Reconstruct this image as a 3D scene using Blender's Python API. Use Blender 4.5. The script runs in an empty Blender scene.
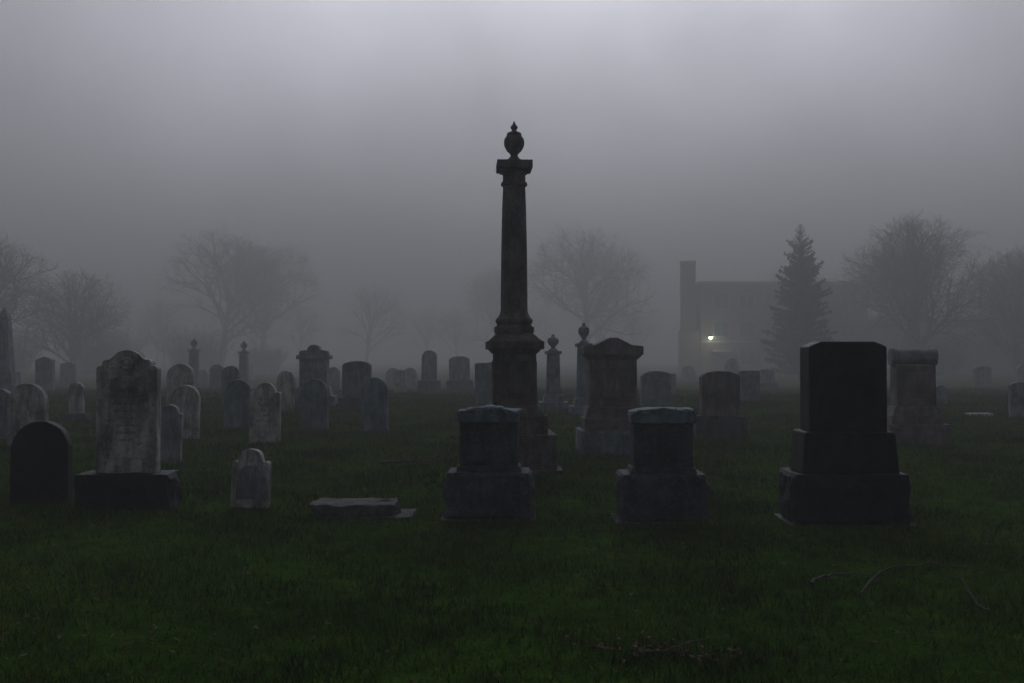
import bpy, bmesh, math, random
import numpy as np
from mathutils import Vector, Matrix, noise
random.seed(7); np.random.seed(7)
scene=bpy.context.scene
col=scene.collection
R=math.radians

# ------------------------------------------------------------------ tunables
FOG_NEAR=0.0052      # thin mist over the near graves
FOG_BANK=0.0170      # denser bank lying over the far side of the cemetery
FOG_TOP=32.0
GLOW=0.98
BROAD=0.39
BASE_SKY=0.08
SUN=1.05

def hz(x,y):
    return (0.030*np.sin(0.35*x+1.0)*np.cos(0.27*y+0.4)+0.018*np.sin(0.9*x+0.6*y)+0.010*np.sin(1.9*x-1.3*y+2.0)
            +0.006*np.sin(4.1*x+3.3*y))

# ------------------------------------------------------------------ materials
def new_mat(name):
    m=bpy.data.materials.new(name); m.use_nodes=True
    nt=m.node_tree
    return m,nt,nt.nodes['Principled BSDF']
def N(nt,t,**kw):
    n=nt.nodes.new(t)
    for k,v in kw.items(): setattr(n,k,v)
    return n
def noise_node(nt,vec,scale,detail=6,rough=0.6):
    n=N(nt,'ShaderNodeTexNoise'); n.inputs['Scale'].default_value=scale
    n.inputs['Detail'].default_value=detail; n.inputs['Roughness'].default_value=rough
    nt.links.new(vec,n.inputs['Vector']); return n
def ramp(nt,fac,stops):
    r=N(nt,'ShaderNodeValToRGB')
    e=r.color_ramp.elements
    while len(e)<len(stops): e.new(0.5)
    for i,(p,c) in enumerate(stops):
        e[i].position=p; e[i].color=(c[0],c[1],c[2],1)
    nt.links.new(fac,r.inputs['Fac']); return r
def mix(nt,a,b,fac,mode='MIX'):
    m=N(nt,'ShaderNodeMix',data_type='RGBA',blend_type=mode)
    for sock,v in ((m.inputs[6],a),(m.inputs[7],b)):
        if isinstance(v,tuple): sock.default_value=(v[0],v[1],v[2],1)
        else: nt.links.new(v,sock)
    if isinstance(fac,(int,float)): m.inputs[0].default_value=fac
    else: nt.links.new(fac,m.inputs[0])
    return m.outputs[2]
def mat_stone(name,c,rough=0.85,speck=0.35,stain=0.6,bump=0.35,lichen=(0.20,0.21,0.15),lich=0.35,spec=0.25):
    m,nt,b=new_mat(name)
    tc=N(nt,'ShaderNodeTexCoord'); oi=N(nt,'ShaderNodeObjectInfo')
    add=N(nt,'ShaderNodeVectorMath',operation='ADD')
    mul=N(nt,'ShaderNodeVectorMath',operation='SCALE'); 
    cx=N(nt,'ShaderNodeCombineXYZ')
    for i in range(3): nt.links.new(oi.outputs['Random'],cx.inputs[i])
    nt.links.new(cx.outputs[0],mul.inputs[0]); mul.inputs['Scale'].default_value=37
    nt.links.new(tc.outputs['Object'],add.inputs[0]); nt.links.new(mul.outputs[0],add.inputs[1])
    v=add.outputs[0]
    mp=N(nt,'ShaderNodeMapping'); mp.inputs['Scale'].default_value=(1,1,0.22); nt.links.new(v,mp.inputs['Vector'])
    big=noise_node(nt,v,2.6,8,0.65); streak=noise_node(nt,mp.outputs[0],9,6,0.7); fine=noise_node(nt,v,100,3,0.7); mid=noise_node(nt,v,20,8,0.7)
    d=tuple(x*(1-stain) for x in c); l=tuple(min(x*1.4,0.6) for x in c)
    r1=ramp(nt,big.outputs['Fac'],[(0.36,d),(0.5,c),(0.64,l)])
    r2=ramp(nt,streak.outputs['Fac'],[(0.40,(0.35,0.35,0.35)),(0.57,(1,1,1))])
    c1=mix(nt,r1.outputs[0],r2.outputs[0],min(1,stain*1.5),'MULTIPLY')
    r3=ramp(nt,fine.outputs['Fac'],[(0.4,(0.35,0.35,0.35)),(0.6,(1.5,1.5,1.5))])
    c2=mix(nt,c1,r3.outputs[0],speck,'MULTIPLY')
    r4=ramp(nt,mid.outputs['Fac'],[(0.53,(0,0,0)),(0.62,(lich,lich,lich))])
    c3=mix(nt,c2,lichen,r4.outputs[0])
    nt.links.new(c3,b.inputs['Base Color'])
    b.inputs['Roughness'].default_value=rough; b.inputs['Specular IOR Level'].default_value=spec
    bp=N(nt,'ShaderNodeBump'); bp.inputs['Strength'].default_value=bump; bp.inputs['Distance'].default_value=0.02
    ad=N(nt,'ShaderNodeMath',operation='ADD'); nt.links.new(mid.outputs['Fac'],ad.inputs[0]); nt.links.new(fine.outputs['Fac'],ad.inputs[1])
    nt.links.new(ad.outputs[0],bp.inputs['Height']); nt.links.new(bp.outputs[0],b.inputs['Normal'])
    return m
M={}
M['marble']=mat_stone('weathered_marble',(0.46,0.47,0.46),stain=0.55,lichen=(0.09,0.11,0.10),lich=0.6,bump=0.7)
M['grey']=mat_stone('grey_granite',(0.23,0.26,0.29),stain=0.45,speck=0.6,bump=0.6,lichen=(0.12,0.15,0.15))
M['slate']=mat_stone('blue_grey_stone',(0.16,0.22,0.27),stain=0.45,speck=0.5,bump=0.7,lichen=(0.22,0.26,0.27))
M['dark']=mat_stone('dark_granite',(0.055,0.072,0.088),rough=0.7,stain=0.45,lich=0.45,spec=0.15,lichen=(0.13,0.165,0.175),speck=0.7,bump=0.9)
M['black']=mat_stone('black_granite',(0.018,0.019,0.022),rough=0.6,stain=0.4,lich=0.2,spec=0.12,lichen=(0.05,0.055,0.06),speck=0.6,bump=0.6)
M['brown']=mat_stone('brown_granite',(0.17,0.152,0.152),stain=0.45,speck=0.6,bump=0.6,lichen=(0.12,0.14,0.14))
M['base']=mat_stone('rough_base_stone',(0.080,0.088,0.095),stain=0.5,bump=0.9)
M['sand']=mat_stone('dark_sandstone',(0.130,0.118,0.114),stain=0.5,speck=0.9,bump=1.0,lichen=(0.20,0.185,0.17))
M['carved']=mat_stone('carved_shadow_lettering',(0.12,0.12,0.115),stain=0.3)

def mat_grass():
    m,nt,b=new_mat('grass_blades')
    g=N(nt,'ShaderNodeNewGeometry')
    v=g.outputs['Position']
    a=noise_node(nt,v,0.45,6); c=noise_node(nt,v,2.4,7,0.7)
    r=ramp(nt,g.outputs['Random Per Island'],[(0.0,(0.013,0.044,0.003)),(0.5,(0.036,0.092,0.006)),(0.85,(0.068,0.128,0.012)),(1.0,(0.14,0.125,0.040))])
    r2=ramp(nt,a.outputs['Fac'],[(0.38,(0.34,0.37,0.34)),(0.62,(1.35,1.28,1.0))])
    x=mix(nt,r.outputs[0],r2.outputs[0],1.0,'MULTIPLY')
    r3=ramp(nt,c.outputs['Fac'],[(0.52,(0,0,0)),(0.66,(0.55,0.55,0.55))])
    x=mix(nt,x,(0.040,0.036,0.014),r3.outputs[0])
    nt.links.new(x,b.inputs['Base Color']); b.inputs['Roughness'].default_value=0.8
    b.inputs['Specular IOR Level'].default_value=0.05
    return m
def mat_ground():
    m,nt,b=new_mat('lawn_soil')
    g=N(nt,'ShaderNodeNewGeometry'); v=g.outputs['Position']
    a=noise_node(nt,v,0.35,8,0.6); c=noise_node(nt,v,4,8,0.7); f=noise_node(nt,v,45,4,0.7)
    r=ramp(nt,a.outputs['Fac'],[(0.3,(0.018,0.050,0.005)),(0.55,(0.038,0.092,0.008)),(0.7,(0.058,0.088,0.014))])
    r2=ramp(nt,c.outputs['Fac'],[(0.35,(0.45,0.45,0.4)),(0.7,(1.3,1.25,1.1))])
    x=mix(nt,r.outputs[0],r2.outputs[0],1.0,'MULTIPLY')
    r3=ramp(nt,f.outputs['Fac'],[(0.3,(0.4,0.4,0.4)),(0.7,(1.4,1.4,1.3))])
    x=mix(nt,x,r3.outputs[0],1.0,'MULTIPLY')
    nt.links.new(x,b.inputs['Base Color']); b.inputs['Roughness'].default_value=1.0
    b.inputs['Specular IOR Level'].default_value=0.0
    bp=N(nt,'ShaderNodeBump'); bp.inputs['Strength'].default_value=0.8; bp.inputs['Distance'].default_value=0.05
    ad=N(nt,'ShaderNodeMath',operation='ADD'); nt.links.new(c.outputs['Fac'],ad.inputs[0]); nt.links.new(f.outputs['Fac'],ad.inputs[1])
    nt.links.new(ad.outputs[0],bp.inputs['Height']); nt.links.new(bp.outputs[0],b.inputs['Normal'])
    return m
def mat_simple(name,c1,c2,scale=8,rough=0.9,bump=0.3):
    m,nt,b=new_mat(name)
    tc=N(nt,'ShaderNodeTexCoord'); n=noise_node(nt,tc.outputs['Object'],scale,6)
    r=ramp(nt,n.outputs['Fac'],[(0.35,c1),(0.65,c2)]); nt.links.new(r.outputs[0],b.inputs['Base Color'])
    b.inputs['Roughness'].default_value=rough; b.inputs['Specular IOR Level'].default_value=0.15
    if bump>0:
        bp=N(nt,'ShaderNodeBump'); bp.inputs['Strength'].default_value=bump; bp.inputs['Distance'].default_value=0.02
        nt.links.new(n.outputs['Fac'],bp.inputs['Height']); nt.links.new(bp.outputs[0],b.inputs['Normal'])
    return m
M['grass']=mat_grass(); M['ground']=mat_ground()
M['bark']=mat_simple('tree_bark',(0.05,0.042,0.036),(0.10,0.085,0.07),12,bump=0)
M['needles']=mat_simple('spruce_needles',(0.022,0.038,0.024),(0.042,0.064,0.036),3,bump=0)
M['leaf']=mat_simple('dead_leaf',(0.050,0.032,0.018),(0.12,0.075,0.045),20,bump=0)
M['twig']=mat_simple('dead_wood',(0.04,0.034,0.028),(0.08,0.068,0.056),30)
M['glass']=mat_simple('window_glass',(0.02,0.022,0.025),(0.035,0.037,0.04),2,0.15,0)
M['trim']=mat_simple('concrete_trim',(0.30,0.30,0.29),(0.38,0.37,0.36),4)
M['metal']=mat_simple('dark_metal',(0.05,0.05,0.05),(0.08,0.08,0.08),10,0.5)
def mat_brick():
    m,nt,b=new_mat('brick_wall')
    tc=N(nt,'ShaderNodeTexCoord'); mp=N(nt,'ShaderNodeMapping'); mp.inputs['Rotation'].default_value=(R(90),0,0)
    nt.links.new(tc.outputs['Object'],mp.inputs['Vector'])
    k=N(nt,'ShaderNodeTexBrick'); k.inputs['Scale'].default_value=2.2
    k.inputs['Color1'].default_value=(0.15,0.085,0.065,1); k.inputs['Color2'].default_value=(0.19,0.11,0.085,1); k.inputs['Mortar'].default_value=(0.2,0.18,0.17,1)
    nt.links.new(mp.outputs[0],k.inputs['Vector']); nt.links.new(k.outputs['Color'],b.inputs['Base Color']); b.inputs['Roughness'].default_value=0.9
    return m
M['brick']=mat_brick()

# ------------------------------------------------------------------ mesh helpers
def obj_from_bm(bm,name,mat,parent=None,smooth=False):
    me=bpy.data.meshes.new(name); bmesh.ops.recalc_face_normals(bm,faces=bm.faces[:]); bm.to_mesh(me); bm.free()
    me.materials.append(mat)
    if smooth:
        me.polygons.foreach_set('use_smooth',[True]*len(me.polygons))
    o=bpy.data.objects.new(name,me); col.objects.link(o)
    if parent: o.parent=parent
    return o
def empty(name,x,y,yaw=0,lean=(0,0),z=None):
    e=bpy.data.objects.new(name,None); col.objects.link(e)
    e.location=(x,y,float(hz(x,y))-0.03 if z is None else z)
    e.rotation_euler=(R(lean[0]),R(lean[1]),R(yaw)); e.empty_display_size=0.3
    return e
def bevel(o,w,seg=2):
    m=o.modifiers.new('bevel','BEVEL'); m.width=w; m.segments=seg; m.limit_method='ANGLE'; m.angle_limit=R(35)
def block(p,name,w,d,z0,z1,mat,top=1.0,bev=0.012,rough=0.0,x=0,y=0,cuts=7):
    """dressed or rock-faced stone block, tapering to `top`"""
    bm=bmesh.new(); bmesh.ops.create_cube(bm,size=1)
    if rough>0:
        bmesh.ops.subdivide_edges(bm,edges=bm.edges[:],cuts=cuts,use_grid_fill=True)
    s=random.random()*50
    for v in bm.verts:
        t=v.co.z+0.5; k=1+(top-1)*t
        n0=v.co.copy()
        v.co=Vector((v.co.x*w*k+x,v.co.y*d*k+y,z0+t*(z1-z0)))
        if rough>0:
            e=sum(1 for c in n0 if abs(abs(c)-0.5)<1e-4)
            amt=rough*(0.35 if e>1 else 1.0)
            q=v.co*7+Vector((s,s,s))
            v.co+=Vector((noise.noise(q)*amt,(noise.noise(q+Vector((9,0,0)))*1.0)*amt,noise.noise(q+Vector((0,9,0)))*amt*0.5))
            if e==1 and abs(n0.z)<0.499: v.co+=Vector((n0.x if abs(abs(n0.x)-.5)<1e-4 else 0,n0.y if abs(abs(n0.y)-.5)<1e-4 else 0,0))*rough*1.2
    o=obj_from_bm(bm,name,mat,p)
    if bev>0 and rough==0: bevel(o,bev)
    return o
def slab(p,name,prof,d,mat,bev=0.012,y=0,rag=0):
    """extrude an outline (x,z) to thickness d"""
    bm=bmesh.new()
    sd=random.random()*90; zmin=min(q[1] for q in prof)+0.02
    def j(a,b,s):
        if not rag: return a,b
        return a+noise.noise(Vector((a*9,b*9,sd+s)))*rag,b+(noise.noise(Vector((a*9+5,b*9,sd+s)))*rag if b>zmin else 0)
    F=[j(a,b,0) for a,b in prof]; G=[j(a,b,3) for a,b in prof]
    f=[bm.verts.new((a,y-d/2,b)) for a,b in F]; g=[bm.verts.new((a,y+d/2,b)) for a,b in G]
    n=len(prof); bm.faces.new(f); bm.faces.new(g[::-1])
    for i in range(n): bm.faces.new((f[i],g[i],g[(i+1)%n],f[(i+1)%n]))
    o=obj_from_bm(bm,name,mat,p); bevel(o,bev); return o
def lathe(p,name,prof,mat,seg=36,x=0,y=0,smooth=True):
    bm=bmesh.new(); rings=[]
    for r,z in prof:
        r=max(r,0.002)
        rings.append([bm.verts.new((x+r*math.cos(2*math.pi*i/seg),y+r*math.sin(2*math.pi*i/seg),z)) for i in range(seg)])
    for a,b in zip(rings,rings[1:]):
        for i in range(seg): bm.faces.new((a[i],a[(i+1)%seg],b[(i+1)%seg],b[i]))
    bm.faces.new(rings[0][::-1]); bm.faces.new(rings[-1])
    o=obj_from_bm(bm,name,mat,p,smooth)
    m=o.modifiers.new('split','EDGE_SPLIT'); m.split_angle=R(40)
    return o
def text(p,s,size,z,yfront,mat,x=0,name='inscription',ext=0.004):
    c=bpy.data.curves.new(name,'FONT'); c.body=s; c.size=size; c.align_x='CENTER'; c.align_y='CENTER'; c.extrude=ext
    c.materials.append(mat)
    o=bpy.data.objects.new(name,c); col.objects.link(o); o.parent=p; o.location=(x,yfront,z); o.rotation_euler=(R(90),0,0)
    return o
# outlines
def arc(cx,cz,r,a0,a1,n,rz=None):
    rz=r if rz is None else rz
    return [(cx+r*math.cos(R(a0+(a1-a0)*i/n)),cz+rz*math.sin(R(a0+(a1-a0)*i/n))) for i in range(n+1)]
def P_round(w,h,z0=-0.1,k=1.0):
    rz=w/2*k
    return [(-w/2,z0),(w/2,z0)]+arc(0,h-rz,w/2,0,180,20,rz)
def P_shoulder(w,h,z0=-0.1):
    r=w*0.33; s=h-r*1.05
    return [(-w/2,z0),(w/2,z0),(w/2,s-0.04)]+arc(w*0.42,s-0.03,w*0.08,0,150,5)[:]+arc(0,s,r,8,172,16,r*1.0)+arc(-w*0.42,s-0.03,w*0.08,30,180,5)+[(-w/2,s-0.04)]
def P_ornate(w,h,z0=0):
    s=h-w*0.34
    return ([(-w/2,z0),(w/2,z0),(w/2,s)]+arc(w*0.43,s+0.01,w*0.07,0,110,5)+arc(w*0.33,s+w*0.11,w*0.075,-15,110,5)
            +arc(0,s+w*0.12,w*0.27,25,155,14,w*0.22)+arc(-w*0.33,s+w*0.11,w*0.075,70,195,5)+arc(-w*0.43,s+0.01,w*0.07,70,180,5)+[(-w/2,s)])
def P_clip(w,h,z0=0,c=0.1,dz=0.06):
    return [(-w/2,z0),(w/2,z0),(w/2,h-dz),(w/2-c,h-0.012),(w/2-c-0.03,h),(-w/2+c+0.03,h),(-w/2+c,h-0.012),(-w/2,h-dz)]
def P_gable(w,h,z0=-0.1,dz=0.15):
    return [(-w/2,z0),(w/2,z0),(w/2,h-dz),(0,h),(-w/2,h-dz)]
PROF={'round':P_round,'shoulder':P_shoulder,'gable':P_gable,'seg':lambda w,h,z0=-0.1:P_round(w,h,z0,0.35),
      'ornate':P_ornate,'flat':lambda w,h,z0=-0.1:P_clip(w,h,z0,0.05,0.03)}
SURN=['MILLER','HAYES','WARD','TURNER','COLE','BAKER','PERRY','GRANT']

def headstone(x,y,w,h,d=0.12,style='round',mat='grey',base=None,yaw=None,lean=None,name='headstone',lines=False):
    e=empty(name,x,y+d/2,random.uniform(-4,4) if yaw is None else yaw,(random.uniform(-1.5,1.5),random.uniform(-1.2,1.2)) if lean is None else lean)
    z=0
    if base:
        bw,bd,bh=base; block(e,'base',bw,bd,-0.1,bh,M['base'],rough=0.012,cuts=5); z=bh-0.005
    prof=PROF[style](w,h,z if base else -0.12)
    slab(e,'tablet',prof,d,M[mat],0.012,rag=0.012)
    if lines:
        zz=h*0.72
        for s,k in (('IN MEMORY OF',0.5),(random.choice(SURN),0.9),('DIED',0.45),('1884',0.5),('AGED 61 YEARS',0.45)):
            text(e,s,w*0.15*k*1.1,zz,-d/2-0.001,M['carved'],ext=0.002); zz-=h*0.085
    return e

# ------------------------------------------------------------------ ground
def ground():
    a=np.concatenate([-np.geomspace(900,30,24),np.arange(-28,28.1,0.5),np.geomspace(30,900,24)])
    b=np.concatenate([-np.geomspace(300,4,14),np.arange(-3,45,0.5),np.geomspace(46,900,26)])
    X,Y=np.meshgrid(a,b); Z=hz(X,Y)
    nx,ny=len(a),len(b)
    v=np.stack([X,Y,Z],-1).reshape(-1,3)
    f=[(j*nx+i,j*nx+i+1,(j+1)*nx+i+1,(j+1)*nx+i) for j in range(ny-1) for i in range(nx-1)]
    me=bpy.data.meshes.new('ground'); me.from_pydata(v.tolist(),[],f); me.materials.append(M['ground'])
    me.polygons.foreach_set('use_smooth',[True]*len(f))
    o=bpy.data.objects.new('ground',me); col.objects.link(o)
ground()

def tri_mesh(name,V,mat):
    n=len(V)//3
    me=bpy.data.meshes.new(name); me.vertices.add(3*n); me.vertices.foreach_set('co',V.astype(np.float32).ravel())
    me.loops.add(3*n); me.loops.foreach_set('vertex_index',np.arange(3*n,dtype=np.int32))
    me.polygons.add(n); me.polygons.foreach_set('loop_start',np.arange(0,3*n,3,dtype=np.int32))
    me.update(calc_edges=True); me.validate(); me.materials.append(mat)
    o=bpy.data.objects.new(name,me); col.objects.link(o); return o
def grass():
    n=460000
    y=2.5+45*np.random.rand(n)**1.2
    x=(np.random.rand(n)*2-1)*(0.62*y+2.0)
    cl=np.sin(2.3*x+1.1*y)*np.sin(1.7*y-0.8*x)+0.6*np.sin(6.1*x+2)*np.sin(5.3*y)
    keep=np.random.rand(n)<np.clip(0.72+0.35*cl,0.18,1)
    x,y,cl=x[keep],y[keep],cl[keep]; n=len(x)
    h=(0.035+0.035*np.random.rand(n))*(1+0.3*cl)*(1+y/60)
    tall=np.random.rand(n)<0.015; h[tall]*=1.9
    w=(0.0025+0.00030*y)
    a=np.random.rand(n)*6.283; la=np.random.rand(n)*6.283; lr=h*np.random.rand(n)*0.9
    z=hz(x,y)-0.004
    A=np.stack([x-np.cos(a)*w,y-np.sin(a)*w,z],1); B=np.stack([x+np.cos(a)*w,y+np.sin(a)*w,z],1)
    C=np.stack([x+np.cos(la)*lr,y+np.sin(la)*lr,z+h],1)
    tri_mesh('grass',np.stack([A,B,C],1).reshape(-1,3),M['grass'])
grass()
def leaves():
    n=2200
    y=3.5+22*np.random.rand(n)**1.3; x=(np.random.rand(n)*2-1)*(0.6*y+1)
    m=np.random.rand(n)<0.4; x,y=x[m],y[m]
    x=np.concatenate([x,0.85+0.22*np.random.randn(110),-2.3+0.8*np.random.randn(90)]); y=np.concatenate([y,5.45+0.10*np.random.randn(110),5.4+0.5*np.random.randn(90)]); n=len(x)
    s=0.007+0.014*np.random.rand(n); a=np.random.rand(n)*6.28
    z=hz(x,y)+0.015+0.025*np.random.rand(n)
    def pt(r,ang,dz): return np.stack([x+s*r*np.cos(a+ang),y+s*r*np.sin(a+ang),z+dz],1)
    j=lambda:(np.random.rand(n)-.5)*0.025
    p0=pt(1.5,0,j());p1=pt(.8,1.6,j());p2=pt(1.2,3.14,j());p3=pt(.8,4.7,j())
    V=np.concatenate([np.stack([p0,p1,p2],1),np.stack([p0,p2,p3],1)]).reshape(-1,3)
    tri_mesh('fallen_leaves',V,M['leaf'])
leaves()

# ------------------------------------------------------------------ foreground monuments
headstone(-5.01,10.6,0.60,0.90,0.14,'round','black',yaw=2,lean=(0,0.5))
# tall marble tablet
e=empty('headstone',-4.02,10.5,1.5,(0,0))
block(e,'base',0.93,0.44,-0.1,0.40,M['black'],rough=0.03,cuts=9)
slab(e,'tablet',P_ornate(0.63,1.68,0.395),0.14,M['marble'],0.014)
o=lathe(e,'rosette',[(0.0,0),(0.06,0.0),(0.075,0.012),(0.05,0.02),(0.035,0.012),(0.015,0.022),(0.0,0.024)],M['marble'],16)
o.rotation_euler=(R(90),0,0); o.location=(0,-0.069,1.54)
slab(e,'carved_panel',[(-0.23,0.55),(0.23,0.55)]+arc(0,1.28,0.23,0,180,14,0.13),0.012,M['marble'],0.004,y=-0.072)
zz=1.27
for s,k in (('SACRED',0.05),('TO THE MEMORY OF',0.03),('JOHN W. HAYES',0.04),('DIED MAR. 4, 1871',0.03),('AGED 61 YRS.',0.03),('ALSO HIS WIFE',0.028),('ELIZABETH',0.04),('DIED 1879',0.03)):
    text(e,s,k,zz,-0.0790,M['carved'],ext=0.002); zz-=0.075
# small scalloped tablet
e=empty('headstone',-2.78,10.65,-3,(-1,1)); slab(e,'tablet',P_shoulder(0.40,0.66,-0.1),0.10,M['marble'],0.014,rag=0.01)
slab(e,'carved_panel',P_round(0.28,0.48,0.12),0.01,M['grey'],0.003,y=-0.051)
# fallen slab
e=empty('flat_grave_marker',-1.58,10.35,-2)
block(e,'footing',1.0,0.55,-0.05,0.05,M['base'],rough=0.02,x=0.06)
block(e,'slab',0.80,0.42,0.045,0.17,M['base'],rough=0.06,cuts=12,x=-0.03)

def block_monument(x,y):
    e=empty('granite_monument',x,y+0.25,random.uniform(-1,1))
    block(e,'footing',0.95,0.62,-0.06,0.035,M['base'],rough=0.01)
    block(e,'base',0.83,0.50,0.03,0.49,M['dark'],top=0.97,rough=0.05,cuts=13)
    block(e,'plinth',0.66,0.36,0.485,0.55,M['dark'],top=0.95)
    block(e,'die',0.59,0.31,0.545,1.00,M['dark'],bev=0.02)
    slab(e,'cap',[(-0.315,0.985),(0.315,0.985),(0.32,1.07)]+arc(0,1.07,0.315,8,172,14,0.06)+[(-0.32,1.07)],0.36,M['slate'],0.015,rag=0.025)
    for i in range(7):      # rocky crest carved along the cap
        block(e,'crest',0.085,0.33,1.07,1.125+random.uniform(-.012,.02)-abs(i-3)*0.005,M['slate'],rough=0.035,x=-0.26+i*0.087,cuts=3)
    slab(e,'carved_panel',[(-0.22,0.60),(0.22,0.60),(0.22,0.88)]+arc(0,0.88,0.22,0,180,10,0.06)+[(-0.22,0.88)],0.01,M['dark'],0.003,y=-0.157)
block_monument(-0.23,9.9); block_monument(1.49,9.75)

# large dark monument
e=empty('granite_monument',3.24,9.80,-1)
block(e,'footing',1.20,0.70,-0.06,0.03,M['black'],rough=0.01)
block(e,'base',1.08,0.60,0.025,0.50,M['black'],top=0.985,rough=0.04,cuts=12)
block(e,'plinth',0.93,0.49,0.495,0.90,M['black'],top=0.93,bev=0.02)
slab(e,'die',P_clip(0.75,1.77,0.895,0.09,0.05),0.34,M['black'],0.018)
slab(e,'carved_panel',[(-0.28,1.02),(0.28,1.02),(0.28,1.50)]+arc(0,1.50,0.28,0,180,14,0.14)+[(-0.28,1.50)],0.012,M['black'],0.004,y=-0.172)

# ------------------------------------------------------------------ column monument
e=empty('column_monument',0.03,14.26,3)
S=M['sand']
block(e,'footing',1.28,1.28,-0.1,0.06,M['base'],rough=0.01)
block(e,'base',1.13,1.13,0.05,0.54,S,bev=0.02)
block(e,'plinth',0.90,0.90,0.535,0.80,S,bev=0.02)
block(e,'plinth_moulding',0.84,0.84,0.795,0.93,S,top=0.80,bev=0.02)
block(e,'pedestal',0.62,0.62,0.925,1.66,S,top=0.95,bev=0.01)
for k in range(4):
    a=k*math.pi/2
    pb=block(e,'inset_panel',0.40,0.02,1.02,1.55,S,bev=0.006); pb.rotation_euler=(0,0,a); pb.location=(math.sin(a)*0.302,-math.cos(a)*0.302,0)
block(e,'cornice_lower',0.62,0.62,1.655,1.72,S,top=1.18,bev=0.006)
block(e,'cornice',0.80,0.80,1.715,1.83,S,bev=0.015)
block(e,'cornice_slope',0.76,0.76,1.825,1.94,S,top=0.66,bev=0.01)
lathe(e,'column_base',[(0.27,1.93),(0.285,1.97),(0.285,2.03),(0.25,2.05),(0.245,2.08),(0.265,2.10),(0.265,2.14),(0.235,2.17),(0.205,2.22),(0.195,2.26)],S)
lathe(e,'shaft',[(0.193,2.255),(0.19,2.6),(0.183,3.2),(0.172,3.7),(0.16,4.04),(0.16,4.05)],S)
lathe(e,'necking',[(0.16,4.045),(0.185,4.05),(0.19,4.075),(0.18,4.10),(0.162,4.11),(0.162,4.20),(0.18,4.23),(0.185,4.25)],S)
block(e,'abacus_lower',0.40,0.40,4.245,4.275,S,bev=0.004)
block(e,'abacus',0.50,0.50,4.27,4.385,S,bev=0.008)
lathe(e,'urn',[(0.14,4.38),(0.14,4.41),(0.08,4.44),(0.05,4.48),(0.06,4.51),(0.105,4.55),(0.14,4.62),(0.148,4.68),(0.135,4.73),(0.10,4.775),(0.108,4.785),(0.095,4.81),(0.045,4.83),(0.03,4.85),(0.052,4.88),(0.05,4.90),(0.025,4.93),(0.005,4.98)],S,28)

# ------------------------------------------------------------------ urn pillars
def urn_pillar(x,y,w,top,mat='slate'):
    e=empty('urn_pillar_monument',x,y,random.uniform(-5,5))
    m=M[mat]
    block(e,'base',w*2.0,w*2.0,-0.1,0.28,m); block(e,'plinth',w*1.5,w*1.5,0.275,0.50,m,top=0.85)
    zt=top*0.74
    block(e,'shaft',w,w,0.495,zt,m,top=0.86); block(e,'cap',w*1.15,w*1.15,zt-0.005,zt+0.09,m)
    u=top-zt-0.085; z=zt+0.085
    lathe(e,'urn',[(w*.35,z),(w*.33,z+u*.08),(w*.14,z+u*.18),(w*.16,z+u*.25),(w*.36,z+u*.45),(w*.42,z+u*.6),(w*.36,z+u*.7),(w*.40,z+u*.73),(w*.2,z+u*.80),(w*.1,z+u*.88),(w*.13,z+u*.93),(0.01,z+u)],m,18)
urn_pillar(1.23,29.9,0.42,2.30); urn_pillar(1.96,27.3,0.38,2.55)
urn_pillar(-13.4,50,0.42,2.4); urn_pillar(-15.9,50,0.42,2.5)

# gabled monument right of column
e=empty('granite_monument',1.66,16.7,2)
block(e,'base',1.12,0.85,-0.1,0.42,M['slate'],rough=0.02); block(e,'plinth',0.98,0.70,0.415,0.62,M['brown'],bev=0.02); block(e,'plinth_moulding',0.93,0.64,0.615,0.80,M['brown'],top=0.9)
block(e,'die',0.80,0.50,0.795,1.58,M['brown'],top=0.97)
block(e,'cornice',0.80,0.50,1.575,1.66,M['brown'],top=1.2)
slab(e,'pediment',[(-0.49,1.655),(0.49,1.655),(0.49,1.80),(0.30,1.82),(0.06,1.94),(-0.06,1.94),(-0.30,1.82),(-0.49,1.80)],0.62,M['brown'],0.01)
block(e,'inset_panel',0.55,0.02,0.95,1.45,M['brown'],y=-0.248)
# scroll-top monument
e=empty('granite_monument',7.45,18.6,-4)
block(e,'base',1.10,0.75,-0.1,0.42,M['brown'],rough=0.03); block(e,'plinth',0.92,0.56,0.415,0.58,M['brown']); block(e,'plinth_moulding',0.88,0.52,0.575,0.74,M['brown'],top=0.88)
block(e,'die',0.72,0.42,0.735,1.50,M['brown'],top=0.97)
o=lathe(e,'scroll',[(0.10,-0.42),(0.165,-0.41),(0.17,-0.35),(0.145,-0.33),(0.145,0.33),(0.17,0.35),(0.165,0.41),(0.10,0.42)],M['grey'],24)
o.rotation_euler=(0,R(90),0); o.location=(0,0,1.650)
block(e,'inset_panel',0.50,0.02,0.90,1.36,M['brown'],y=-0.208)
# layered monument on left
e=empty('granite_monument',-6.2,31.4,3)
block(e,'base',1.38,0.9,-0.1,0.35,M['slate']); block(e,'plinth',1.12,0.72,0.345,0.62,M['slate'],top=0.88); block(e,'die',0.86,0.55,0.615,1.50,M['grey'])
block(e,'cornice',1.04,0.68,1.495,1.62,M['slate']); slab(e,'cap',[(-0.46,1.615),(0.46,1.615),(0.42,1.75),(0.25,1.78)]+arc(0,1.78,0.2,0,180,10,0.17)+[(-0.25,1.78),(-0.42,1.75)],0.5,M['slate'],0.01)
# tall obelisk at left edge
e=empty('obelisk',-20.3,40,5)
block(e,'base',1.2,1.2,-0.1,0.5,M['slate']); block(e,'plinth',0.9,0.9,0.495,1.0,M['slate']); block(e,'shaft',0.62,0.62,0.995,3.2,M['slate'],top=0.6)
block(e,'apex',0.372,0.372,3.195,3.6,M['slate'],top=0.05,bev=0)

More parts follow.
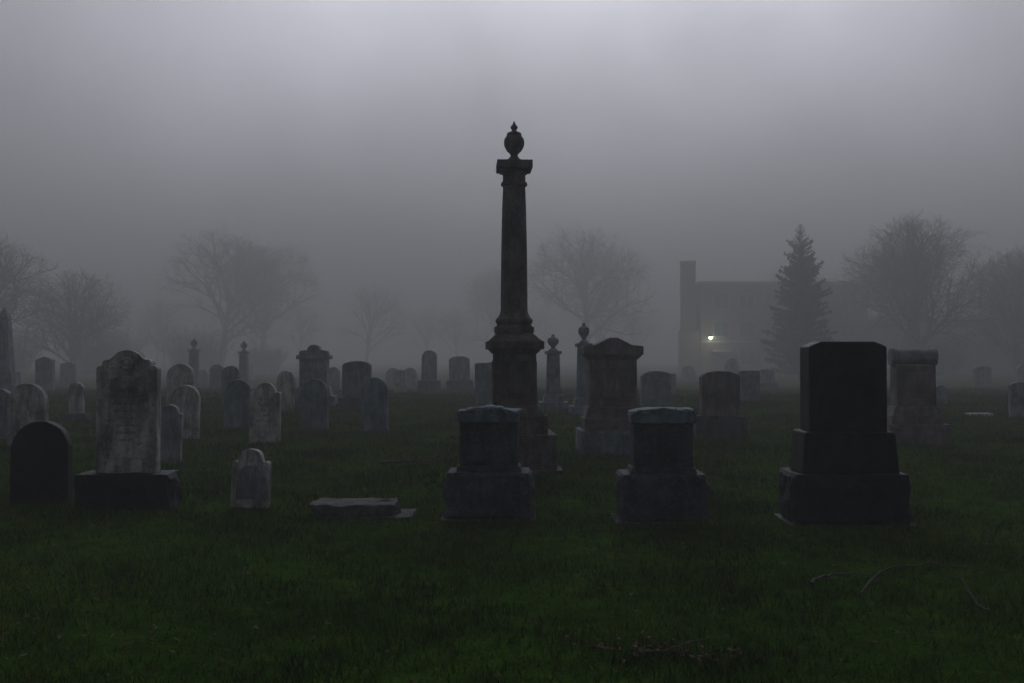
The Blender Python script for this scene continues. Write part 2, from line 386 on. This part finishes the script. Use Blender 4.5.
# ------------------------------------------------------------------ mid / far headstones
H=headstone
H(4.62,32,0.96,1.18,0.3,'seg','slate'); 
H(4.02,19.3,0.74,1.32,0.30,'seg','brown',base=(0.96,0.5,0.45))
H(8.27,34.8,0.72,1.12,0.25,'flat','slate'); H(12.7,50,0.9,1.0,0.3,'seg','slate',base=(1.1,0.5,0.3))
H(14,32.6,0.36,0.66,0.12,'round','grey'); H(13.15,25.8,0.55,0.95,0.15,'seg','grey')
H(19.5,48,0.8,0.9,0.2,'flat','slate'); H(16.2,55,0.8,1.0,0.2,'round','grey'); H(24.5,52,0.9,1.1,0.25,'seg','grey')
e=empty('flat_grave_marker',12.5,26.8,5); block(e,'slab',0.62,0.36,-0.05,0.09,M['marble'],rough=0.015)
H(-0.84,32.6,0.70,1.42,0.25,'flat','slate')
H(-2.4,45.7,0.95,1.6,0.35,'seg','slate',base=(1.2,0.6,0.5)); H(-3.75,45,0.68,1.92,0.4,'round','slate',base=(1.0,0.7,0.55))
H(-4.8,43,0.5,1.05,0.15,'round','marble'); H(-5.3,52,0.7,1.0,0.2,'round','grey'); H(-1.2,60,1.0,1.3,0.3,'seg','slate'); H(4.4,55,0.8,1.2,0.3,'flat','grey')
H(-2.9,21.1,0.57,1.18,0.14,'round','slate')
H(-4.6,29.6,0.84,1.47,0.3,'seg','slate',base=(1.05,0.6,0.4))
H(-4.27,21.6,0.58,1.15,0.14,'round','slate')
H(-6.5,28.6,0.5,1.22,0.12,'round','marble',lean=(0,2))
H(-4.54,18.3,0.56,1.15,0.13,'shoulder','marble',lines=True,lean=(-2,1))
H(-6.12,22.2,0.56,1.13,0.14,'round','slate',lean=(0,1.5))
H(-13.9,47,0.65,1.22,0.2,'round','slate')
H(-9.95,30,0.82,1.37,0.2,'round','marble'); H(-9.3,33,0.6,1.3,0.2,'round','grey')
H(-6.4,19.5,0.56,1.08,0.13,'round','marble',lean=(1,2))
H(-5.2,15.1,0.37,0.92,0.12,'shoulder','grey',lean=(0,2.5))
H(-10.9,25,0.36,1.0,0.14,'round','marble',base=(0.62,0.35,0.22))
H(-8.55,17.6,0.68,1.16,0.14,'round','marble')
H(-9.9,19.3,0.55,1.0,0.14,'round','grey')
H(-20.6,44,0.75,1.6,0.3,'gable','grey'); H(-19,50,0.7,1.1,0.2,'round','slate'); H(-24,54,0.8,1.3,0.2,'seg','slate'); H(-11.8,42,0.5,1.0,0.15,'round','grey')
H(-8.4,47,0.6,1.1,0.2,'round','grey'); H(9.9,46,0.7,1.0,0.2,'round','grey'); H(6.6,42,0.6,0.9,0.2,'flat','grey')
rs=random.Random(3)
for i in range(16):
    x=rs.uniform(-34,36); y=rs.uniform(56,74)
    H(x,y,rs.uniform(0.5,0.9),rs.uniform(0.8,1.5),0.2,rs.choice(['round','seg','flat','gable']),rs.choice(['grey','slate','marble']))

# ------------------------------------------------------------------ trees
def make_tree(seed,counts,H_,W_,trunk=0.28,spread=(22,48),lo0=0.35,loose=0.5):
    rd=random.Random(seed); V=[];F=[]
    cz=H_*0.56; rz=H_*0.47; rx=W_/2
    def inside(p): return (p.x/rx)**2+(p.y/rx)**2+((p.z-cz)/rz)**2
    def tube(pts,r0,r1,sides):
        base=len(V); n=len(pts)
        for i,p in enumerate(pts):
            d=(pts[min(i+1,n-1)]-pts[max(i-1,0)]).normalized(); a=d.orthogonal().normalized(); b=d.cross(a)
            r=r0+(r1-r0)*i/(n-1)
            for k in range(sides):
                t=2*math.pi*k/sides; q=p+(a*math.cos(t)+b*math.sin(t))*r; V.append((q.x,q.y,q.z))
        for i in range(n-1):
            for k in range(sides):
                F.append((base+i*sides+k,base+i*sides+(k+1)%sides,base+(i+1)*sides+(k+1)%sides,base+(i+1)*sides+k))
    def grow(p,d,L,r,lv):
        n=5 if lv<2 else (3 if lv<4 else 2)
        if lv>0:
            lim=0.85+loose*rd.random()**2
            for _ in range(6):
                if inside(p+d*L)>lim: L*=0.8
        if L<0.15: return
        pts=[p]; wob=0.05 if lv==0 else 0.13+0.03*lv
        for i in range(n):
            d=(d+Vector((rd.gauss(0,wob),rd.gauss(0,wob),rd.gauss(0,wob)+(0.07 if lv<4 else 0.03)))).normalized(); p=p+d*(L/n); pts.append(p)
        tube(pts,r,r*0.5,7 if lv<2 else (4 if lv<3 else 3))
        if lv>=len(counts): return
        c=counts[lv]
        for k in range(c):
            lo=lo0 if lv==0 else 0.25
            t=min(lo+(1-lo)*(k+rd.random())/c,0.999); f=t*n; i=int(f); q=pts[i].lerp(pts[i+1],f-i); dd=(pts[i+1]-pts[i]).normalized()
            ang=R(rd.uniform(*spread)*(1.25-0.6*t if lv==0 else 1.0)); ax=dd.orthogonal(); ax.rotate(Matrix.Rotation(k*2.4+rd.uniform(-.6,.6),3,dd)) 
            nd=dd.copy(); nd.rotate(Matrix.Rotation(ang,3,ax.normalized()))
            base_l=H_*0.38*rd.uniform(0.8,1.2) if lv==0 else L*rd.uniform(0.5,0.80)
            grow(q,nd,base_l,max(r*(0.5 if lv==0 else 0.52)*(1.15-0.35*t),0.009),lv+1)
    grow(Vector((0,0,-0.3)),Vector((0,0,1)),H_*(trunk+0.30)+0.3,H_*0.022,0)
    A=np.array(V); top=np.percentile(A[:,2],99.98)
    A[:,2]=np.where(A[:,2]>0,A[:,2]*H_/top,A[:,2])
    return A,F
def tree_obj(name,A,F,loc,yaw=0,me=None,scale=1):
    if me is None:
        me=bpy.data.meshes.new(name); me.from_pydata(A.tolist(),[],F); me.materials.append(M['bark'])
    o=bpy.data.objects.new(name,me); col.objects.link(o); o.location=loc; o.rotation_euler=(0,0,R(yaw)); o.scale=(scale,)*3
    return me
T1=make_tree(11,(11,6,5,4,3),17.6,17.0,0.25,(28,58))
T2=make_tree(5,(14,7,5,4,3),13.4,14.0,0.20,(24,58),0.22)
T3=make_tree(23,(10,6,5,4,3),17.2,15.5,0.25,(28,60))
T5=make_tree(61,(13,6,5,4,3),10.8,12.4,0.15,(26,60),0.15)
m1=tree_obj('bare_tree',*T1,(9.2,119,0),20)
m2=tree_obj('bare_tree',*T2,(32.8,80,0),0)
m3=tree_obj('bare_tree',*T3,(-33.5,115,0),40)
m5=tree_obj('bare_tree',*T5,(40.5,80,0),0)
tree_obj('bare_tree',None,None,(-33,132,0),200,m1,1.0)
tree_obj('bare_tree',None,None,(27.3,94,0),60,m5,0.9)
tree_obj('bare_tree',None,None,(36,99,0),60,m3,0.75)
tree_obj('bare_tree',None,None,(47,90,0),220,m2,0.9)
tree_obj('bare_tree',None,None,(-35.6,81,0),80,m5,0.84)
tree_obj('bare_tree',None,None,(-40.6,76,0),250,m2,0.88)
tree_obj('bare_tree',None,None,(-2,144,0),300,m3,0.9)
# distant tree line : one object
T4=[make_tree(s,(10,6,4,3),13,13,0.2) for s in (31,32,33)]
VV=[];FF=[];off=0
rd=random.Random(9)
for i in range(26):
    A,F=T4[i%3]; a=rd.uniform(0,6.28); s=rd.uniform(0.75,1.25)
    c,sn=math.cos(a),math.sin(a)
    B=np.stack([A[:,0]*c-A[:,1]*sn,A[:,0]*sn+A[:,1]*c,A[:,2]],1)*s
    B+=np.array([-108+i*8.5+rd.uniform(-3,3),rd.uniform(138,165),0])
    VV.append(B); FF+= [tuple(k+off for k in f) for f in F]; off+=len(B)
me=bpy.data.meshes.new('distant_tree_line'); me.from_pydata(np.concatenate(VV).tolist(),[],FF); me.materials.append(M['bark'])
o=bpy.data.objects.new('distant_tree_line',me); col.objects.link(o)

def spruce(x,y,H_,W_):
    e=bpy.data.objects.new('spruce_tree',None); col.objects.link(e); e.location=(x,y,0)
    lathe(e,'trunk',[(0.24,-0.2),(0.2,0.5),(0.1,H_*0.6),(0.012,H_*1.0)],M['bark'],10)
    rd=random.Random(4); T=[]
    z=0.6
    while z<H_-0.05:
        f=(z-0.6)/(H_-0.6); tier=0.80+0.38*rd.random(); L=(W_/2*(1-f)**0.78+0.03)*tier
        nb=int(15-8*f)
        for k in range(nb):
            a=rd.uniform(0,6.283); l=L*rd.uniform(0.62,1.16); el=rd.uniform(-0.30,-0.08)+0.75*f*f
            d=Vector((math.cos(a),math.sin(a),0)); side=Vector((-d.y,d.x,0))
            n=max(3,int(l/0.10)); p0=Vector((0,0,z)); hang=min(1,l/1.2)
            for i in range(n):
                t=(i+0.5)/n; p=p0+d*(l*t)+Vector((0,0,l*(el*t+0.26*t*t)))
                wd=(0.45*(1-t)+0.10)*min(1,l*0.5)
                for sgn in (-1,1):
                    for q in range(2):
                        tip=p+side*sgn*wd*rd.uniform(0.5,1.1)+d*rd.uniform(0.03,0.2)*hang+Vector((0,0,rd.uniform(-0.24,0.04)*hang))
                        w=Vector((rd.gauss(0,.045),rd.gauss(0,.045),rd.gauss(0,.06)))*(0.4+0.6*hang)
                        T+= [p-w,p+w,tip]
                if rd.random()<0.6:
                    T+=[p-d*0.07*hang,p+d*0.07*hang,p+Vector((rd.gauss(0,.05),rd.gauss(0,.05),-rd.uniform(0.1,0.34)*hang))]
            tipp=p0+d*l+Vector((0,0,l*(el+0.26)))
            T+=[tipp-side*0.035-d*.1*hang,tipp+side*0.035-d*.1*hang,tipp+d*0.12*hang+Vector((0,0,0.05))]
        z+=rd.uniform(0.18,0.31)*(1-0.35*f)
    o=tri_mesh('needle_boughs',np.array([tuple(v) for v in T]),M['needles']); o.parent=e
spruce(20.2,70,10.8,5.6)

def shrub(name,x,y,w,h,n=900,seed=0):
    rd=random.Random(seed); e=bpy.data.objects.new(name,None); col.objects.link(e); e.location=(x,y,0)
    V=[];F=[]
    for i in range(n):
        a=rd.uniform(0,6.28); r=rd.random()**0.6; b=Vector((math.cos(a)*r*w*.25,math.sin(a)*r*w*.2,0))
        p=b; d=Vector((math.cos(a)*r*0.6,math.sin(a)*r*0.4,1)).normalized(); L=h*rd.uniform(0.5,1)/4
        for s in range(4):
            q=p+d*L; k=len(V); o_=Vector((rd.gauss(0,1),rd.gauss(0,1),0)).normalized()*0.012
            V+= [tuple(p-o_),tuple(p+o_),tuple(q)]; F.append((k,k+1,k+2)); p=p.lerp(q,0.97)
            for u in range(2):
                k=len(V); tq=p+Vector((rd.gauss(0,.35),rd.gauss(0,.35),rd.gauss(0.2,.2)))*h*0.25
                V+= [tuple(p-o_),tuple(p+o_),tuple(tq)]; F.append((k,k+1,k+2))
            d=(d+Vector((rd.gauss(0,.25),rd.gauss(0,.25),rd.gauss(0,.1)))).normalized()
    me=bpy.data.meshes.new('stems'); me.from_pydata(V,[],F); me.materials.append(M['bark'])
    o=bpy.data.objects.new('stems',me); col.objects.link(o); o.parent=e
for i,(x,y,w,h) in enumerate([(-36,88,9,4.6),(-30,95,7,4.8),(-24.5,98,6,3.0),(-41,80,8,4.2),(34,82,9,3.4),(42,78,8,3.6)]):
    shrub('bare_shrub',x,y,w,h,1100,i)

# ------------------------------------------------------------------ building
def building():
    e=bpy.data.objects.new('brick_school_building',None); col.objects.link(e); e.location=(18.3,97,0); e.scale=(0.81,0.81,0.81)
    def B(name,x0,x1,y0,y1,z0,z1,mat):
        bm=bmesh.new(); bmesh.ops.create_cube(bm,size=1)
        for v in bm.verts: v.co=Vector(((x0+x1)/2+v.co.x*(x1-x0),(y0+y1)/2+v.co.y*(y1-y0),(z0+z1)/2+v.co.z*(z1-z0)))
        return obj_from_bm(bm,name,mat,e)
    B('walls',0,20,0,14,-0.3,10.6,M['brick']); B('parapet_cap',-0.15,20.15,-0.15,14.15,10.603,10.9,M['trim'])
    B('side_wing_walls',20.01,42,2,14,-0.3,6.4,M['brick']); B('side_wing_parapet',20.16,42.15,1.85,14.1,6.403,6.65,M['trim'])
    B('belt_course',-0.06,20.0,-0.06,-0.003,3.6,3.8,M['trim'])
    for fl in range(3):
        for i in range(6):
            x=1.6+i*3.05; z=1.0+fl*3.3
            if fl==0 and i==0: continue
            B('window_frame',x-0.08,x+1.78,-0.10,-0.004,z-0.08,z+1.88,M['trim']); B('window_pane',x,x+0.81,-0.13,-0.103,z,z+1.8,M['glass']); B('window_pane',x+0.89,x+1.7,-0.13,-0.103,z,z+1.8,M['glass'])
    B('door',1.5,3.1,-0.09,-0.003,0,2.3,M['metal'])
    B('door_canopy',1.2,3.4,-1.1,-0.01,2.5,2.65,M['trim'])
    B('chimney',-2.0,-0.4,1,2.6,-0.3,13.2,M['brick']); B('chimney_cap',-2.08,-0.32,0.92,2.68,13.203,13.5,M['trim'])
    B('boiler_house_walls',-2.5,-0.01,0.2,0.98,-0.3,5.0,M['brick'])
building()
# lit wall lamp
e=bpy.data.objects.new('wall_lamp',None); col.objects.link(e); e.location=(19.2,96.6,3.4)
block(e,'bracket',0.10,0.36,0.16,0.22,M['metal'],bev=0.004,y=0.18)
lathe(e,'shade',[(0.10,0.24),(0.22,0.14),(0.26,0.06),(0.25,0.06)],M['metal'],16)
bm=bmesh.new(); bmesh.ops.create_uvsphere(bm,u_segments=16,v_segments=10,radius=0.21)
lm=bpy.data.materials.new('lamp_glass'); lm.use_nodes=True; nt=lm.node_tree
b=nt.nodes['Principled BSDF']; b.inputs['Emission Color'].default_value=(0.80,1.0,0.72,1); b.inputs['Emission Strength'].default_value=13; b.inputs['Base Color'].default_value=(0.8,0.85,0.7,1)
obj_from_bm(bm,'bulb',lm,e,True)
L=bpy.data.lights.new('lamp_light','POINT'); L.energy=110; L.color=(0.85,1.0,0.78); L.shadow_soft_size=0.2
o=bpy.data.objects.new('lamp_light',L); col.objects.link(o); o.parent=e; o.location=(0,-1.8,-0.1)

# ------------------------------------------------------------------ fallen branches and debris
def branch(pts,r,seed,name='fallen_branch'):
    rd=random.Random(seed); c=bpy.data.curves.new(name,'CURVE'); c.dimensions='3D'; c.bevel_depth=r; c.bevel_resolution=1; c.materials.append(M['twig'])
    def sp(P,k0,k1):
        s=c.splines.new('POLY'); s.points.add(len(P)-1)
        for i,p in enumerate(P): s.points[i].co=(*p,1); s.points[i].radius=k0+(k1-k0)*i/(len(P)-1)
    P=[]
    for i in range(len(pts)-1):
        for t in range(4):
            a=Vector(pts[i]).lerp(Vector(pts[i+1]),t/4); a+=Vector((rd.gauss(0,.012),rd.gauss(0,.012),rd.gauss(0,.006))); P.append(a)
    P=[Vector((p.x,p.y,p.z+float(hz(p.x,p.y)))) for p in P]
    sp(P,1,0.3)
    for i in range(2,len(P),2):
        d=(P[i]-P[i-1]).normalized(); s=rd.choice([-1,1]); n=Vector((-d.y*s,d.x*s,rd.uniform(-.1,.4))); l=rd.uniform(0.1,0.35)
        sp([P[i],P[i]+(d*.5+n*.6)*l*.5+Vector((0,0,.01)),P[i]+(d+n*.7)*l],0.5,0.15)
    o=bpy.data.objects.new(name,c); col.objects.link(o)
branch([(2.25,6.5,0.09),(2.55,6.95,0.13),(2.95,7.1,0.15),(3.35,6.9,0.13),(3.7,6.6,0.08)],0.008,1)
branch([(2.85,6.1,0.07),(2.92,6.5,0.18),(2.95,6.8,0.14)],0.006,2)
branch([(-1.9,14.4,0.07),(-1.4,14.2,0.11),(-0.9,14.5,0.08)],0.024,3)
branch([(-5.4,9.3,0.06),(-4.9,9.5,0.09),(-4.5,9.4,0.07)],0.009,4)
branch([(2.05,6.9,0.07),(2.2,7.0,0.09),(2.38,7.1,0.07)],0.016,6)
branch([(0.7,5.25,0.05),(0.9,5.35,0.07),(1.1,5.6,0.05)],0.007,8)

# ------------------------------------------------------------------ fog volumes (side by side, not overlapping)
def fog(name,dens,x0,x1,y0,y1,z0,z1):
    bm=bmesh.new(); bmesh.ops.create_cube(bm,size=1)
    for v in bm.verts: v.co=Vector(((x0+x1)/2+v.co.x*(x1-x0),(y0+y1)/2+v.co.y*(y1-y0),(z0+z1)/2+v.co.z*(z1-z0)))
    me=bpy.data.meshes.new(name); bm.to_mesh(me); bm.free()
    fm=bpy.data.materials.new(name); fm.use_nodes=True; nt=fm.node_tree; nt.nodes.clear()
    out=N(nt,'ShaderNodeOutputMaterial'); vs=N(nt,'ShaderNodeVolumeScatter')
    vs.inputs['Density'].default_value=dens; vs.inputs['Anisotropy'].default_value=0.2; vs.inputs['Color'].default_value=(1,1,1,1)
    nt.links.new(vs.outputs[0],out.inputs['Volume']); me.materials.append(fm)
    o=bpy.data.objects.new(name,me); col.objects.link(o)
fog('mist',FOG_NEAR,-300,300,-150,38,-2,FOG_TOP)
fog('fog_bank',FOG_BANK,-300,300,38.005,450,-2,FOG_TOP)

# ------------------------------------------------------------------ world and sun
SE,SA=R(30),R(3)   # sun elevation, azimuth right of +Y
sd=Vector((math.sin(SA)*math.cos(SE),math.cos(SA)*math.cos(SE),math.sin(SE)))
w=bpy.data.worlds.new('World'); scene.world=w; w.use_nodes=True; nt=w.node_tree; nt.nodes.clear()
out=N(nt,'ShaderNodeOutputWorld')
sky=N(nt,'ShaderNodeTexSky',sky_type='NISHITA'); sky.sun_disc=False; sky.sun_elevation=SE; sky.sun_rotation=SA; sky.dust_density=6; sky.air_density=1.5
hs=N(nt,'ShaderNodeHueSaturation'); hs.inputs['Saturation'].default_value=0.05; nt.links.new(sky.outputs[0],hs.inputs['Color'])
bg1=N(nt,'ShaderNodeBackground'); bg1.inputs['Strength'].default_value=0.005; nt.links.new(hs.outputs[0],bg1.inputs['Color'])
tc=N(nt,'ShaderNodeTexCoord'); dt=N(nt,'ShaderNodeVectorMath',operation='DOT_PRODUCT'); nt.links.new(tc.outputs['Generated'],dt.inputs[0]); dt.inputs[1].default_value=sd
mx=N(nt,'ShaderNodeMath',operation='MAXIMUM'); mx.inputs[1].default_value=0; nt.links.new(dt.outputs['Value'],mx.inputs[0])
pw=N(nt,'ShaderNodeMath',operation='POWER'); pw.inputs[1].default_value=11; nt.links.new(mx.outputs[0],pw.inputs[0])
pb=N(nt,'ShaderNodeMath',operation='POWER'); pb.inputs[1].default_value=2; nt.links.new(mx.outputs[0],pb.inputs[0])
ns=noise_node(nt,tc.outputs['Generated'],2.6,5,0.5)
mr=N(nt,'ShaderNodeMapRange'); mr.inputs['From Min'].default_value=0.3; mr.inputs['From Max'].default_value=0.7; mr.inputs['To Min'].default_value=0.68; mr.inputs['To Max'].default_value=1.32
nt.links.new(ns.outputs['Fac'],mr.inputs['Value'])
ml0=N(nt,'ShaderNodeMath',operation='MULTIPLY_ADD'); nt.links.new(pb.outputs[0],ml0.inputs[0]); ml0.inputs[1].default_value=BROAD; ml0.inputs[2].default_value=BASE_SKY
ml=N(nt,'ShaderNodeMath',operation='MULTIPLY_ADD'); nt.links.new(pw.outputs[0],ml.inputs[0]); ml.inputs[1].default_value=GLOW; nt.links.new(ml0.outputs[0],ml.inputs[2])
m2_=N(nt,'ShaderNodeMath',operation='MULTIPLY'); nt.links.new(ml.outputs[0],m2_.inputs[0]); nt.links.new(mr.outputs[0],m2_.inputs[1])
bg2=N(nt,'ShaderNodeBackground'); bg2.inputs['Color'].default_value=(0.90,0.91,1.04,1); nt.links.new(m2_.outputs[0],bg2.inputs['Strength'])
ad=N(nt,'ShaderNodeAddShader'); nt.links.new(bg1.outputs[0],ad.inputs[0]); nt.links.new(bg2.outputs[0],ad.inputs[1]); nt.links.new(ad.outputs[0],out.inputs['Surface'])

L=bpy.data.lights.new('sun','SUN'); L.energy=SUN; L.angle=R(25); L.color=(0.88,0.93,1.0)
o=bpy.data.objects.new('sun',L); col.objects.link(o); o.rotation_euler=sd.to_track_quat('Z','Y').to_euler()

# ------------------------------------------------------------------ camera
c=bpy.data.cameras.new('camera'); c.sensor_width=36; c.lens=35.16; c.clip_end=3000; c.clip_start=0.05
o=bpy.data.objects.new('camera',c); col.objects.link(o); o.location=(0,0,1.6); o.rotation_euler=(R(90+0.83),0,0)
scene.camera=o
scene.view_settings.view_transform='Standard'; scene.view_settings.look='None'; scene.view_settings.exposure=0
